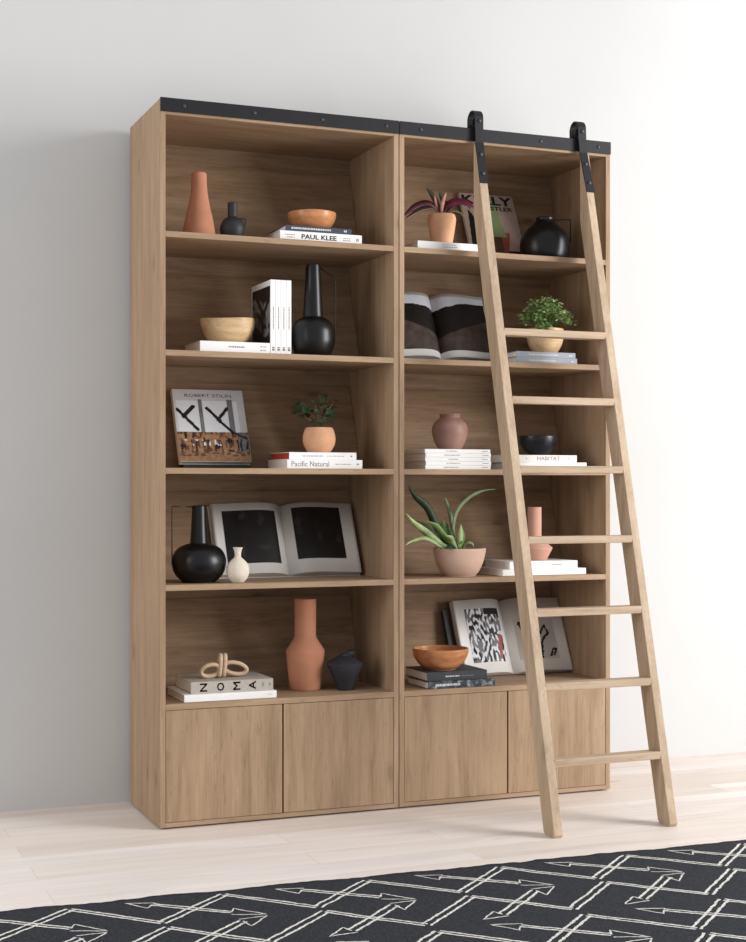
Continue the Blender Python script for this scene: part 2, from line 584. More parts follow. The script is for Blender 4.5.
# ------------------------------------------------------------------ ladder
def yf(z):
    return -0.697 + 0.2463 * z
LX = ((1.326, 1.363), (1.832, 1.867))
lad = thing('library_ladder', 'light oak ladder with seven rungs hooked on the black rail of the bookcase', 'ladder', (1.6, -0.66, 0))
def L_(bm):
    bmesh.ops.translate(bm, verts=bm.verts, vec=(-1.6, 0.66, 0))
    return bm
for xa, xb in LX:
    bm = bmesh.new()
    poly = [(yf(0.012) , 0.012), (yf(0) + 0.010, 0.0), (yf(0) + 0.074, 0.0), (yf(0.012) + 0.085, 0.012), (-0.008, 2.452), (-0.008, 2.735), (yf(2.735), 2.735)]
    prism_yz(bm, poly, xa, xb, 0.0025)
    obj('stile', L_(bm), lad_z, lad)
for k in range(7):
    z = 0.281 + 0.2788 * k
    y = yf(z - 0.014) + 0.0005
    bm = bmesh.new()
    bmbox(bm, LX[0][1] - 0.002, LX[1][0] + 0.002, y, y + 0.058, z - 0.0285, z + 0.001, 0.003)
    bmesh.ops.translate(bm, verts=bm.verts, vec=(0, 0, 0))
    obj('rung', L_(bm), lad_x, lad)
for xa, xb in LX:
    xc = (xa + xb) / 2
    th = 0.006
    cen = []
    z0_ = 2.566
    cen.append((yf(z0_) - 0.0035, z0_))
    cen.append((yf(2.74) - 0.0035, 2.74))
    cy_, cz_, R_ = 0.0130, 2.842, 0.036
    cen.append((cy_ - R_, 2.80))
    for i in range(0, 13):
        a = PI - PI * i / 12
        cen.append((cy_ + R_ * math.cos(a), cz_ + R_ * math.sin(a)))
    cen.append((cy_ + R_, 2.812))
    bm = bmesh.new()
    L1, L2 = [], []
    for i, p in enumerate(cen):
        q0 = cen[max(i - 1, 0)]; q1 = cen[min(i + 1, len(cen) - 1)]
        ty, tz = q1[0] - q0[0], q1[1] - q0[1]
        l = math.hypot(ty, tz)
        ny, nz = -tz / l, ty / l
        L1.append((p[0] + ny * th / 2, p[1] + nz * th / 2))
        L2.append((p[0] - ny * th / 2, p[1] - nz * th / 2))
    w = 0.0185
    rows = []
    twist = -0.016 if xa > 1.7 else 0.0
    def xs_(z):
        return xc + twist * max(0.0, min(1.0, (z - 2.566) / 0.25))
    for (a, b2) in zip(L1, L2):
        q = xs_(a[1])
        rows.append([bm.verts.new((q - w, a[0], a[1])), bm.verts.new((q + w, a[0], a[1])),
                     bm.verts.new((q + w, b2[0], b2[1])), bm.verts.new((q - w, b2[0], b2[1]))])
    for A, B in zip(rows, rows[1:]):
        for i in range(4):
            j = (i + 1) % 4
            bm.faces.new((A[i], A[j], B[j], B[i]))
    bm.faces.new(rows[0]); bm.faces.new(rows[-1][::-1])
    bmesh.ops.recalc_face_normals(bm, faces=bm.faces[:])
    strap = obj('hook_strap', L_(bm), black_metal, lad)
    # roller running on the rail
    bm = bmesh.new()
    lathe(bm, [(0, -0.019), (0.0235, -0.019), (0.0235, -0.012), (0.019, -0.008), (0.019, 0.008), (0.0235, 0.012), (0.0235, 0.019), (0, 0.019)], 28)
    for f in bm.faces:
        f.smooth = False
    bmesh.ops.rotate(bm, verts=bm.verts, cent=(0, 0, 0), matrix=Matrix.Rotation(PI / 2, 3, 'X'))
    bmesh.ops.translate(bm, verts=bm.verts, vec=(xs_(2.83) - 0.002, 0.0095, 2.8268))
    obj('roller', L_(bm), black_metal, lad)
    for bz, yy in ((2.606, None), (2.689, None), (2.832, cy_ - R_ - 0.003)):
        bm = bmesh.new()
        lathe(bm, [(0, 0), (0.0085, 0), (0.0085, 0.003), (0.006, 0.0055), (0, 0.006)], 14)
        bmesh.ops.rotate(bm, verts=bm.verts, cent=(0, 0, 0), matrix=Matrix.Rotation(PI / 2, 3, 'X'))
        bmesh.ops.translate(bm, verts=bm.verts, vec=(xs_(bz), (yf(bz) - 0.0066) if yy is None else yy, bz))
        obj('bolt', L_(bm), bolt_metal, strap)

# ------------------------------------------------------------------ rug
def build_rug():
    ang = -0.036
    ca, sa = math.cos(ang), math.sin(ang)
    O = Vector((0.485, -0.950))
    LXr, RXr, DY = -1.95, 2.15, -2.6
    def wp(a, b2, z=0.0):   # rug coordinates to local of the origin point O
        return (a * ca - b2 * sa, a * sa + b2 * ca, z)
    bm = bmesh.new()
    nx, ny = 240, 90
    def edge_y(a):
        return 0.016 * noise.noise(Vector((a * 5, 3.1, 0))) + 0.010 * noise.noise(Vector((a * 17, 9, 0))) + 0.006 * noise.noise(Vector((a * 60, 2, 0)))
    def edge_x(b2, s):
        return 0.012 * noise.noise(Vector((b2 * 5, s * 7.7, 0)))
    top = []
    for j in range(ny + 1):
        row = []
        for i in range(nx + 1):
            fx, fy = i / nx, j / ny
            a = LXr + (RXr - LXr) * fx
            b2 = DY * fy
            b2 += edge_y(a) * (1 - fy) + edge_y(a + 40) * fy
            a += edge_x(b2, 1) * (1 - fx) + edge_x(b2, 2) * fx
            z = 0.009 + 0.0012 * noise.noise(Vector((a * 8, b2 * 8, 0)))
            row.append(bm.verts.new(wp(a, b2, z)))
        top.append(row)
    for j in range(ny):
        for i in range(nx):
            f = bm.faces.new((top[j][i], top[j + 1][i], top[j + 1][i + 1], top[j][i + 1]))
            f.smooth = True
    rim = [top[0][i] for i in range(nx + 1)] + [top[j][nx] for j in range(1, ny + 1)] + \
          [top[ny][i] for i in range(nx - 1, -1, -1)] + [top[j][0] for j in range(ny - 1, 0, -1)]
    low = [bm.verts.new((v.co.x, v.co.y, 0.0)) for v in rim]
    n = len(rim)
    for i in range(n):
        j = (i + 1) % n
        bm.faces.new((rim[i], rim[j], low[j], low[i]))
    # yarn lines woven into the top, points given on the floor relative to O
    rnd = random.Random(3)
    def inside(p):
        a = p[0] * ca + p[1] * sa
        b2 = -p[0] * sa + p[1] * ca
        return LXr + 0.02 < a < RXr - 0.02 and DY + 0.02 < b2 < -0.006
    def strand(pts, w=0.0075, gap=0.0):
        # densify
        P = []
        for p, q in zip(pts, pts[1:]):
            p = Vector(p); q = Vector(q)
            m = max(1, int((q - p).length / 0.012))
            for k in range(m):
                P.append(p + (q - p) * k / m)
        P.append(Vector(pts[-1]))
        prev = None
        for i, p in enumerate(P):
            t = P[min(i + 1, len(P) - 1)] - P[max(i - 1, 0)]
            t.normalize()
            nrm = Vector((-t.y, t.x))
            c = p + nrm * (gap + rnd.uniform(-0.0016, 0.0016) + 0.003 * noise.noise(Vector((p.x * 20, p.y * 20, gap * 90))))
            ww = w * rnd.uniform(0.75, 1.2) / 2
            z = 0.0102 + 0.0012 * noise.noise(Vector(((p.x * ca + p.y * sa) * 8, (-p.x * sa + p.y * ca) * 8, 0)))
            cur = (bm.verts.new((c.x + nrm.x * ww, c.y + nrm.y * ww, z)), bm.verts.new((c.x - nrm.x * ww, c.y - nrm.y * ww, z)))
            if prev and inside(p):
                f = bm.faces.new((prev[0], prev[1], cur[1], cur[0]))
                f.material_index = 1
            prev = cur
    def dbl(p, q):
        if q[1] < p[1] - 0.1:      # the gently falling lines are closer pairs of yarn
            strand([p, q], 0.0095, 0.0088)
            strand([p, q], 0.0095, -0.0088)
        else:
            strand([p, q], 0.0095, 0.0135)
            strand([p, q], 0.0095, -0.0135)
    def add(p, d):
        return (p[0] + d[0], p[1] + d[1])
    p0 = (-0.515 - 0.495, -0.963 + 0.942)
    for r in range(-1, 9):
        for k in range(-5, 9):
            odd = r % 2 == 0
            base = (p0[0] + 0.4868 * k - 0.015 * (r // 2) + (0 if odd else 0.2355),
                    p0[1] - 0.0172 * k - 0.600 * (r // 2) - (0 if odd else 0.300))
            val = add(base, (0.228, -0.2455))
            nxt = add(base, (0.4868, -0.0172))
            dbl(base, val)
            dbl(val, nxt)
            if odd:
                a, b2 = add(base, (0.172, 0.002)), add(base, (0.545, -0.279))
                s1, s2 = add(base, (0.247, -0.042)), add(base, (0.452, -0.218))
                dbl(s1, s2)
                strand([s1, add(base, (0.225, -0.078)), a, add(base, (0.262, -0.028))], 0.006)
                strand([s2, add(base, (0.470, -0.180)), b2, add(base, (0.444, -0.242))], 0.006)
            else:
                a, b2 = add(base, (-0.078, -0.243)), add(base, (0.305, 0.006))
                s1, s2 = add(base, (0.002, -0.215)), add(base, (0.222, -0.018))
                dbl(s1, s2)
                strand([s1, add(base, (-0.011, -0.178)), a, add(base, (0.012, -0.237))], 0.006)
                strand([s2, add(base, (0.232, -0.075)), b2, add(base, (0.216, 0.004))], 0.006)
    o = obj('rug', bm, [rug_dark, rug_line], None, (O.x, O.y, 0))
    tag(o, 'charcoal flatweave rug with cream zigzag lines and arrows lying on the floor', 'rug')
build_rug()

# ------------------------------------------------------------------ books
def closed_book(name, label, group, loc, L, D, T, cover, cat='book', rz=0.0, board=0.0022, pages=paper, upright=False,
                lettering=None, soft=False, lean=None, front=None, backcol=None):
    """lying flat: spine towards -y, length L along x, depth D along y, thickness T along z; origin at bottom front left corner.
    upright: spine towards -y, height L, thickness T along x"""
    t = thing(name, label, cat, loc, rz, group)
    inset = 0.0 if soft else 0.003
    bd = 0.0008 if soft else board
    if upright:
        tr = lambda x, y, z: (z, y, x)
    else:
        tr = lambda x, y, z: (x, y, z)
    def bx(bm, x0, x1, y0, y1, z0, z1, bev=0.0, mi=0):
        p0, p1 = tr(x0, y0, z0), tr(x1, y1, z1)
        bmbox(bm, p0[0], p1[0], p0[1], p1[1], p0[2], p1[2], bev, mi)
    bm = bmesh.new()
    bx(bm, 0, L, 0, D, 0, bd, bd * 0.3)
    bx(bm, 0, L, 0, D, T - bd, T, bd * 0.3)
    bx(bm, 0, L, 0, bd, bd * 0.9, T - bd * 0.9, 0)
    obj('cover', bm, cover, t)
    bm = bmesh.new()
    bx(bm, inset + 0.0004, L - inset - 0.0004, bd, D - inset - 0.001, bd, T - bd)
    obj('pages', bm, pages, t)
    if lettering:
        at = (lambda u, v: (v, -0.0005, u)) if upright else (lambda u, v: (u, -0.0005, v))
        for key in ('title', 'small_print'):
            items = [q for q in lettering if q[0] == key]
            if not items:
                continue
            for q in items:
                bm = bmesh.new()
                if key == 'title':
                    _, _, txt, cx, cz, hh, ww, bold, rot = q
                    text_mesh(bm, txt, cx, cz, hh, ww, at, bold, rot)
                    if len(txt) == 1 and txt.isalpha():      # heavy strokes
                        for dx, dz in ((0.0009, 0), (-0.0009, 0), (0, 0.0009), (0, -0.0009)):
                            text_mesh(bm, txt, cx + dx, cz + dz, hh, ww, (lambda u, v: (u, -0.00055, v)), bold, rot)
                else:
                    _, _, xa, xb, cz, hh = q
                    fine_print(bm, xa, xb, cz, hh, at, int(xa * 1000) + int(L * 999))
                obj('letter' if key == 'title' and len(q[2]) == 1 and q[2].isalpha() else ('star_mark' if q[2] == '*' else key), bm, q[1], t)
    return t

SZ = dict(zip('54321', SHELF))
eps = 0.0006
G_STACK = None
# left unit, top shelf
z = SHELF[4] + eps
closed_book('book', 'white book with bold black spine letters, under the slate book and orange bowl', None, (0.500, 0.05, z), 0.350, 0.25, 0.041, white_cover,
            lettering=[('title', ink, 'PAUL KLEE', 0.165, 0.0215, 0.019, 0.150, 0.025, 0),
                       ('small_print', ink_grey, 0.022, 0.062, 0.026, 0.003), ('small_print', ink_grey, 0.028, 0.060, 0.016, 0.003),
                       ('small_print', ink_grey, 0.268, 0.302, 0.024, 0.003), ('small_print', ink_grey, 0.268, 0.300, 0.016, 0.003),
                       ('small_print', ink_grey, 0.326, 0.336, 0.021, 0.012)])
closed_book('book', 'dark slate book directly under the orange bowl on the top shelf', None, (0.524, 0.055, z + 0.0415), 0.283, 0.22, 0.023, navy_cover,
            lettering=[('small_print', ink_pale, 0.025, 0.195, 0.0125, 0.007), ('small_print', ink_pale, 0.250, 0.262, 0.0125, 0.008)])
# second shelf
z = SHELF[3] + eps
closed_book('book', 'thick white book lying under the pale wooden bowl', None, (0.172, 0.05, z), 0.286, 0.24, 0.044, white_cover,
            lettering=[('small_print', ink_grey, 0.115, 0.180, 0.024, 0.005), ('small_print', ink_grey, 0.245, 0.272, 0.028, 0.003), ('small_print', ink_grey, 0.245, 0.268, 0.014, 0.003)])

MAG_LAB = ['white upright journal whose outer face shows a dark tree photograph',
           'white upright journal second from the pale wooden bowl',
           'white upright journal third from the pale wooden bowl, one away from the tall black bottle',
           'white upright journal nearest the tall black bottle']
def picture(bm, nu, nv, fn, at):
    g = [[bm.verts.new(at(i / nu, j / nv)) for i in range(nu + 1)] for j in range(nv + 1)]
    for j in range(nv):
        for i in range(nu):
            f = bm.faces.new((g[j][i], g[j][i + 1], g[j + 1][i + 1], g[j + 1][i]))
            f.material_index = fn((i + 0.5) / nu, (j + 0.5) / nv)
    return bm
def tree_pic(u, v):
    s = [(0.55, 0.0, 0.62, 0.62), (0.62, 0.6, 0.2, 0.92), (0.62, 0.55, 0.95, 0.85), (0.6, 0.45, 0.3, 0.62)]
    if v > 0.82 + 0.06 * math.sin(u * 7): return 0
    if v < 0.34 + 0.1 * math.sin(u * 5 + 1): return 0
    for a in s:
        if seg_d(u, v, *a) < 0.05: return 0
    if noise.noise(Vector((u * 9, v * 9, 1))) > 0.28: return 0
    return 1
for i in range(4):
    x = 0.460 + i * 0.0220
    t = closed_book('journal', MAG_LAB[i], 'row of upright white journals', (x, 0.05, z), 0.297, 0.250, 0.0209, white_cover, 'journal', upright=True, soft=True,
                    lettering=[('small_print', ink_grey, 0.10, 0.19, 0.0115, 0.0035), ('small_print', ink_grey, 0.015, 0.03, 0.0115, 0.010)])
    if i == 0:
        bm = bmesh.new()
        picture(bm, 40, 50, tree_pic, lambda u, v: (-0.0006, 0.238 - 0.232 * u, 0.012 + 0.262 * v))
        obj('cover_photograph', bm, [ph_dark, ph_grey], t)
# third shelf
z = SHELF[2] + eps
closed_book('book', 'white book with a large serif title, bottom of the stack under the small terracotta planter', None, (0.530, 0.05, z), 0.322, 0.26, 0.0355, white_cover,
            lettering=[('title', ink_grey, 'Pacific Natural', 0.098, 0.019, 0.021, 0.160, 0.0, 0),
                       ('small_print', ink_grey, 0.205, 0.275, 0.018, 0.0025), ('small_print', ink_grey, 0.298, 0.308, 0.018, 0.006)])
closed_book('book', 'thin white and red book directly under the small terracotta planter', None, (0.540, 0.055, z + 0.036), 0.288, 0.24, 0.0295, white_cover, pages=red_cover,
            lettering=[('small_print', ink_grey, 0.055, 0.145, 0.0145, 0.003), ('small_print', ink_grey, 0.160, 0.235, 0.0145, 0.002), ('small_print', ink_grey, 0.262, 0.270, 0.0145, 0.005)])
# bottom shelf of left unit
z = SHELF[0] + eps
closed_book('book', 'large white book under the grey linen book on the lowest shelf', None, (0.102, 0.025, z), 0.375, 0.275, 0.028, white_cover,
            lettering=[('small_print', ink_pale, 0.340, 0.356, 0.014, 0.004)])
closed_book('book', 'thick grey linen book with four sideways letters, carrying the wooden knot', None, (0.134, 0.045, z + 0.0285), 0.335, 0.25, 0.045, grey_cover,
            lettering=[('title', ink, ch, cx, 0.0225, 0.028, 0.031, 0.0, PI / 2) for ch, cx in (('N', 0.050), ('O', 0.119), ('M', 0.185), ('A', 0.249))] +
                      [('small_print', ink_grey, 0.290, 0.297, 0.024, 0.014), ('small_print', ink_grey, 0.318, 0.325, 0.024, 0.010)])
# right unit top
z = SHELF[4] + eps
closed_book('book', 'white book lying under the potted burgundy-leaved plant', None, (1.094, 0.04, z), 0.300, 0.25, 0.0355, white_cover,
            lettering=[('small_print', ink_grey, 0.115, 0.180, 0.016, 0.003), ('small_print', ink_grey, 0.110, 0.175, 0.025, 0.002)])
# right unit second
z = SHELF[3] + eps
closed_book('book', 'blue-grey book at the bottom of the pair under the feathery green plant', None, (1.552, 0.04, z), 0.294, 0.20, 0.0265, blue_cover,
            lettering=[('small_print', ink_pale, 0.060, 0.190, 0.013, 0.006), ('small_print', ink_pale, 0.265, 0.280, 0.013, 0.006)])
closed_book('book', 'blue-grey book on top of the pair, directly under the feathery green plant', None, (1.553, 0.042, z + 0.027), 0.286, 0.20, 0.0235, blue_cover,
            lettering=[('small_print', ink_pale, 0.060, 0.200, 0.011, 0.006), ('small_print', ink_pale, 0.255, 0.270, 0.011, 0.006)])
# right unit third : five journals under the mauve vase
z = SHELF[2] + eps
JL = ['lowest white journal of the five stacked under the mauve vase', 'second white journal from the bottom of the stack of five under the mauve vase',
      'middle white journal of the five stacked under the mauve vase', 'fourth white journal from the bottom of the stack of five under the mauve vase',
      'topmost white journal of the five, directly under the mauve vase']
for i in range(5):
    closed_book('journal', JL[i], 'stack of white journals under the mauve vase', (1.129 + [0.0, 0.002, -0.001, 0.001, -0.002][i], 0.04, z + i * 0.0168), 0.301, 0.235, 0.0162,
                white_cover, 'journal', soft=True,
                lettering=[('small_print', ink_grey, 0.085 + 0.01 * (i % 3), 0.150 + 0.008 * (i % 2), 0.008, 0.003), ('small_print', ink_grey, 0.262, 0.288, 0.008, 0.0025)])
closed_book('book', 'white book at the bottom of the pair under the black bowl', None, (1.515, 0.04, z), 0.378, 0.25, 0.0315, white_cover)
closed_book('book', 'white book with spaced grey serif capitals, directly under the black bowl', None, (1.500, 0.042, z + 0.032), 0.346, 0.24, 0.0305, ivory_cover,
            lettering=[('title', ink_grey, 'HABITAT', 0.208, 0.016, 0.016, 0.112, 0.0, 0), ('title', ink_grey, '*', 0.100, 0.016, 0.008, 0.008, 0.0, 0), ('title', ink_grey, '*', 0.305, 0.016, 0.008, 0.008, 0.0, 0)])
# fourth
z = SHELF[1] + eps
closed_book('book', 'wide white book at the bottom of the pair under the angular pink vase', None, (1.485, 0.035, z), 0.402, 0.27, 0.0265, white_cover)
closed_book('book', 'white book on top of the pair, directly under the angular pink vase', None, (1.520, 0.04, z + 0.027), 0.328, 0.24, 0.0325, white_cover,
            lettering=[('small_print', ink_grey, 0.205, 0.250, 0.017, 0.004)])
# fifth
z = SHELF[0] + eps
marble = base_mat('marbled_cover', 0.5, 0.4)
def _marb():
    m, nt, b = marble
    tc = N(nt, 'ShaderNodeTexCoord'); n = N(nt, 'ShaderNodeTexNoise')
    n.inputs['Scale'].default_value = 45; n.inputs['Detail'].default_value = 5
    nt.links.new(tc.outputs['Object'], n.inputs['Vector'])
    r = ramp(nt, [(0.45, lin((40, 46, 54))), (0.55, lin((74, 84, 92))), (0.68, lin((150, 160, 158)))])
    nt.links.new(n.outputs['Fac'], r.inputs['Fac']); nt.links.new(r.outputs['Color'], b.inputs['Base Color'])
    return m
closed_book('book', 'dark marbled book at the bottom of the pair under the orange wooden bowl', None, (1.128, 0.012, z), 0.312, 0.21, 0.0285, _marb(), rz=0.02,
            lettering=[('small_print', ink_pale, 0.035, 0.150, 0.014, 0.009)])
closed_book('book', 'charcoal book lying directly under the orange wooden bowl', None, (1.134, 0.035, z + 0.029), 0.276, 0.23, 0.036, char_cover, rz=0.0,
            lettering=[('small_print', ink_pale, 0.085, 0.150, 0.017, 0.0055), ('small_print', ink_grey, 0.160, 0.215, 0.017, 0.004)])

# ------------------------------------------------------------------ leaning books
TH = math.radians(25)
CT, ST = math.cos(TH), math.sin(TH)
def leanP(u, v, w):
    return (u, v * ST - w * CT, v * CT + w * ST)

def lean_box(bm, u0, u1, v0, v1, w0, w1, bev=0.0):
    k = len(bm.verts)
    b2 = bmesh.new()
    bmbox(b2, u0, u1, 0, 1, 0, 1)
    b2.free()
    vs_ = []
    for (u, v, w) in ((u0, v0, w0), (u1, v0, w0), (u1, v1, w0), (u0, v1, w0), (u0, v0, w1), (u1, v0, w1), (u1, v1, w1), (u0, v1, w1)):
        vs_.append(bm.verts.new(leanP(u, v, w)))
    fs = [bm.faces.new([vs_[i] for i in q]) for q in ((3, 2, 1, 0), (4, 5, 6, 7), (0, 1, 5, 4), (1, 2, 6, 5), (2, 3, 7, 6), (3, 0, 4, 7))]
    bmesh.ops.recalc_face_normals(bm, faces=fs)
    if bev:
        bmesh.ops.bevel(bm, geom=list({e for f in fs for e in f.edges}), offset=bev, segments=2, affect='EDGES')

def leaning_book(label, x, z, W, Hh, T, cover, pic_fn, pic_mats, texts, cat='book', yb=0.322, name='book', lift=0.0):
    # back corner rests on the shelf, back board on the sloping back
    t = thing(name, label, cat, (x, yb, z + eps + lift))
    if lift:
        bm = bmesh.new()
        bmbox(bm, 0.012, W - 0.012, -T - 0.004, 0.020, -lift, 0.0, 0.001)
        obj('rest', bm, ph_dark, t)
    bm = bmesh.new()
    lean_box(bm, 0, W, 0, Hh, 0.0, 0.0022, 0.0006)
    lean_box(bm, 0, W, 0, Hh, T - 0.0022, T, 0.0006)
    lean_box(bm, 0, 0.0022, 0, Hh, 0.002, T - 0.002)
    obj('cover', bm, cover, t)
    bm = bmesh.new()
    lean_box(bm, 0.0022, W - 0.004, 0.003, Hh - 0.003, 0.0022, T - 0.0022)
    obj('pages', bm, paper, t)
    bm = bmesh.new()
    picture(bm, 90, 96, pic_fn, lambda u, v: leanP(0.001 + (W - 0.002) * u, 0.001 + (Hh - 0.002) * v, T + 0.0005))
    obj('cover_picture', bm, pic_mats, t)
    bm = bmesh.new()
    for txt, cx, cv, h, w, bold in texts:
        text_mesh(bm, txt, cx * W, cv * Hh, h * Hh, w * W, lambda u, v: leanP(u, v, T + 0.001), bold)
    obj('title', bm, ink, t)
    return t

def stilin(u, v):
    # 0 page grey, 1 lighter pane, 2 black beam, 3 tan, 4 dark tan, 5 mid grey
    for s, w in (((0.04, 0.72, 0.30, 0.44), 0.022), ((0.12, 0.62, 0.27, 0.76), 0.026),
                 ((0.46, 0.74, 0.63, 0.57), 0.022), ((0.60, 0.58, 0.75, 0.74), 0.022), ((0.62, 0.56, 0.80, 0.40), 0.020), ((0.80, 0.40, 0.98, 0.32), 0.014)):
        if seg_d(u, v, *s) < w: return 2
    if v < 0.07: return 3
    if v < 0.14: return 4 if noise.noise(Vector((u * 14, v * 30, 0))) > 0.1 else 3
    if v < 0.41:
        a = noise.noise(Vector((u * 13, v * 10, 4)))
        b2 = noise.noise(Vector((u * 30, v * 12, 7)))
        if u > 0.86: return 5 if b2 > -0.1 else 2
        if abs((u * 6.2) % 1 - 0.5) > 0.36 + 0.1 * a and v < 0.32: return 3
        if 0.30 < v < 0.38 and a > -0.05: return 3
        if b2 > 0.25: return 2
        if a > 0.12: return 4
        if 0.22 < v < 0.30 and a < -0.12: return 1
        return 4 if b2 > 0.0 else 3
    if v > 0.86: return 0
    if 0.345 < u < 0.395: return 5
    if 0.76 < u < 0.83: return 5
    if u > 0.9: return 0
    if u < 0.03 or v > 0.845: return 0
    return 1
leaning_book('large grey coffee-table book leaning on the sloping back, its cover a dining room with chairs', 0.157, SHELF[2], 0.303, 0.334, 0.028, ivory_cover,
             stilin, [plain('cover_grey', (192, 192, 192), 0.45, 0.4, 0.03), ph_light, ph_dark, ph_tan, ph_wood, ph_grey],
             [('ROBERT STILIN', 0.50, 0.915, 0.042, 0.66, 0.0)], lift=0.017)

def kelly(u, v):
    # 0 pink grey ground, 1 black cloth, 2 green, 3 brown, 4 skin tan
    if u < 0.36 and v < 0.74 and (v < 0.86 - (u - 0.02) * 1.35) and u > 0.02 + v * 0.10 : return 1
    if 0.42 < u < 0.78 and 0.34 < v < 0.94 and abs(u - 0.56) < 0.14 + 0.05 * math.sin(v * 7): return 2
    if v < 0.34 and 0.40 < u < 0.62 and v > 0.10: return 3
    if v < 0.42 and 0.60 < u < 0.80 - (0.42 - v) * 0.3: return 4
    if v < 0.14 and u > 0.42: return 2 if u < 0.62 else 1
    return 0
leaning_book('pinkish magazine with big black letters leaning behind the ladder beside the round black jug', 1.478, SHELF[4], 0.267, 0.345, 0.016, ivory_cover,
             kelly, [ph_pink, ph_dark, ph_green, ph_wood, ph_red],
             [('KELLY', 0.50, 0.905, 0.135, 0.94, 0.035), ('WEARSTLER', 0.52, 0.785, 0.065, 0.86, 0.03)], 'magazine', name='magazine', lift=0.018)

def page_w(t, T, A):
    return T * (1 - math.exp(-11 * t)) * (1 - 0.10 * t) + A * math.sin(PI * min(1, t * 1.0)) * (1 - t) * 1.6

def open_book(label, xs, z, W, Hh, T, A, pics, cover, yb=0.321, cat='open book', WL=None, lift=0.0):
    t = thing('open_book', label, cat, (xs, yb, z + eps + lift))
    if lift:
        bm = bmesh.new()
        bmbox(bm, -W + 0.03, W - 0.015, -0.045, 0.010, -lift, 0.0, 0.001)
        obj('rest', bm, ph_dark, t)
    bm = bmesh.new()
    wl = WL or W
    lean_box(bm, -wl - 0.004, W + 0.004, 0, Hh + 0.002, -0.004, -0.0012, 0.0006)
    obj('cover', bm, cover, t)
    nu = 36
    for side in (-1, 1):
        ww = wl if side < 0 else W
        bm = bmesh.new()
        f0, b0 = [], []
        for i in range(nu + 1):
            tt = (i / nu) ** 1.4
            w = page_w(tt, T, A) + 0.0012
            row = [bm.verts.new(leanP(side * ww * tt, v, q)) for v, q in ((0.003, w), (Hh - 0.001, w), (Hh - 0.001, -0.001), (0.003, -0.001))]
            f0.append(row)
        for a, b2 in zip(f0, f0[1:]):
            for k in range(4):
                f = bm.faces.new((a[k], a[(k + 1) % 4], b2[(k + 1) % 4], b2[k]))
                f.smooth = (k == 0)
        bm.faces.new(f0[0]); bm.faces.new(f0[-1][::-1])
        bmesh.ops.recalc_face_normals(bm, faces=bm.faces[:])
        pg = obj('page_block', bm, page_white, t)
        for (sd, u0, u1, v0, v1, fn, mats, nn) in pics:
            if sd != side:
                continue
            bm = bmesh.new()
            def at(u, v):
                tt = u0 + (u1 - u0) * u
                return leanP(side * ww * tt, Hh * (v0 + (v1 - v0) * v), page_w(tt, T, A) + 0.0022)
            picture(bm, nn, nn, fn, at)
            obj('photograph', bm, mats, pg)
    return t

def dark_photo(seed):
    def fn(u, v):
        a = noise.noise(Vector((u * 5, v * 5, seed)))
        return 1 if a > 0.42 else 0
    return fn
ph_dk2 = plain('photo_near_black', (44, 38, 36), 0.45, 0.4, 0.5, 14)
open_book('big open book with a dark photograph on each page, leaning behind the round black vase', 0.633, SHELF[1], 0.314, 0.323, 0.034, 0.012,
          [(-1, 0.12, 0.86, 0.15, 0.89, dark_photo(1), [ph_dark, ph_dk2], 30), (1, 0.12, 0.81, 0.20, 0.93, dark_photo(5), [ph_dark, ph_dk2], 30)], white_cover)
def ridge_l(u, v):   # u from gutter outwards
    n = 0.03 * noise.noise(Vector((u * 4, 0, 2)))
    if v > 0.79 + 0.10 * u + n: return 2
    d = 0.30 + 0.36 * u
    if v < d: return 1
    return 0
def ridge_r(u, v):
    n = 0.04 * noise.noise(Vector((u * 5, 0, 8)))
    if v > 0.77 + 0.12 * min(1, u * 1.6) + n: return 2
    if v < 0.26 + 0.32 * u + n: return 1
    return 0
open_book('open book with a dark mountain landscape across both pages', 1.333, SHELF[3], 0.248, 0.325, 0.030, 0.014,
          [(-1, 0.0, 0.97, 0.11, 0.95, ridge_l, [ph_dark, ph_brown, ph_sky], 80), (1, 0.0, 0.985, 0.11, 0.95, ridge_r, [ph_dark, ph_brown, ph_sky], 80)], ivory_cover, lift=0.020)
def crowd(u, v):
    a = noise.noise(Vector((u * 5, v * 5, 3)))
    b2 = noise.noise(Vector((u * 15, v * 10, 9)))
    if u < 0.2 and 0.05 < v < 0.5 and abs(u - 0.2 + v * 0.25) < 0.06: return 3
    if v > 0.88 and u < 0.45: return 1
    if a * 0.9 + b2 > 0.24: return 1
    if b2 - a * 0.5 > -0.04: return 2
    return 0
def sketch(u, v):
    for s in ((0.15, 0.05, 0.22, 0.5), (0.22, 0.5, 0.10, 0.9), (0.1, 0.9, 0.35, 0.8), (0.30, 0.02, 0.42, 0.55), (0.42, 0.55, 0.30, 0.8),
              (0.55, 0.05, 0.62, 0.45), (0.62, 0.45, 0.82, 0.62), (0.82, 0.62, 0.74, 0.8), (0.74, 0.8, 0.6, 0.62), (0.78, 0.08, 0.88, 0.24), (0.88, 0.1, 0.96, 0.24)):
        if seg_d(u, v, *s) < 0.028 + 0.02 * noise.noise(Vector((u * 20, v * 20, 0))): return 1
    return 0
sk_bg = plain('sketch_paper', (196, 190, 182), 0.6, 0.3, 0.05, 30)
open_book('open art book with ink drawings, leaning on the lowest shelf behind the orange bowl', 1.671, SHELF[0], 0.289, 0.348, 0.032, 0.013,
          [(-1, 0.14, 0.80, 0.15, 0.87, crowd, [ph_light, ph_dark, ph_grey, ph_red], 84), (1, 0.12, 0.80, 0.16, 0.72, sketch, [sk_bg, ph_dark], 70)], char_cover, yb=0.296, WL=0.246)
bm = bmesh.new()
t = thing('book', 'slim dark book leaning upright just behind the open art book', 'book', (1.385, 0.318, SHELF[0] + eps))
bm = bmesh.new()
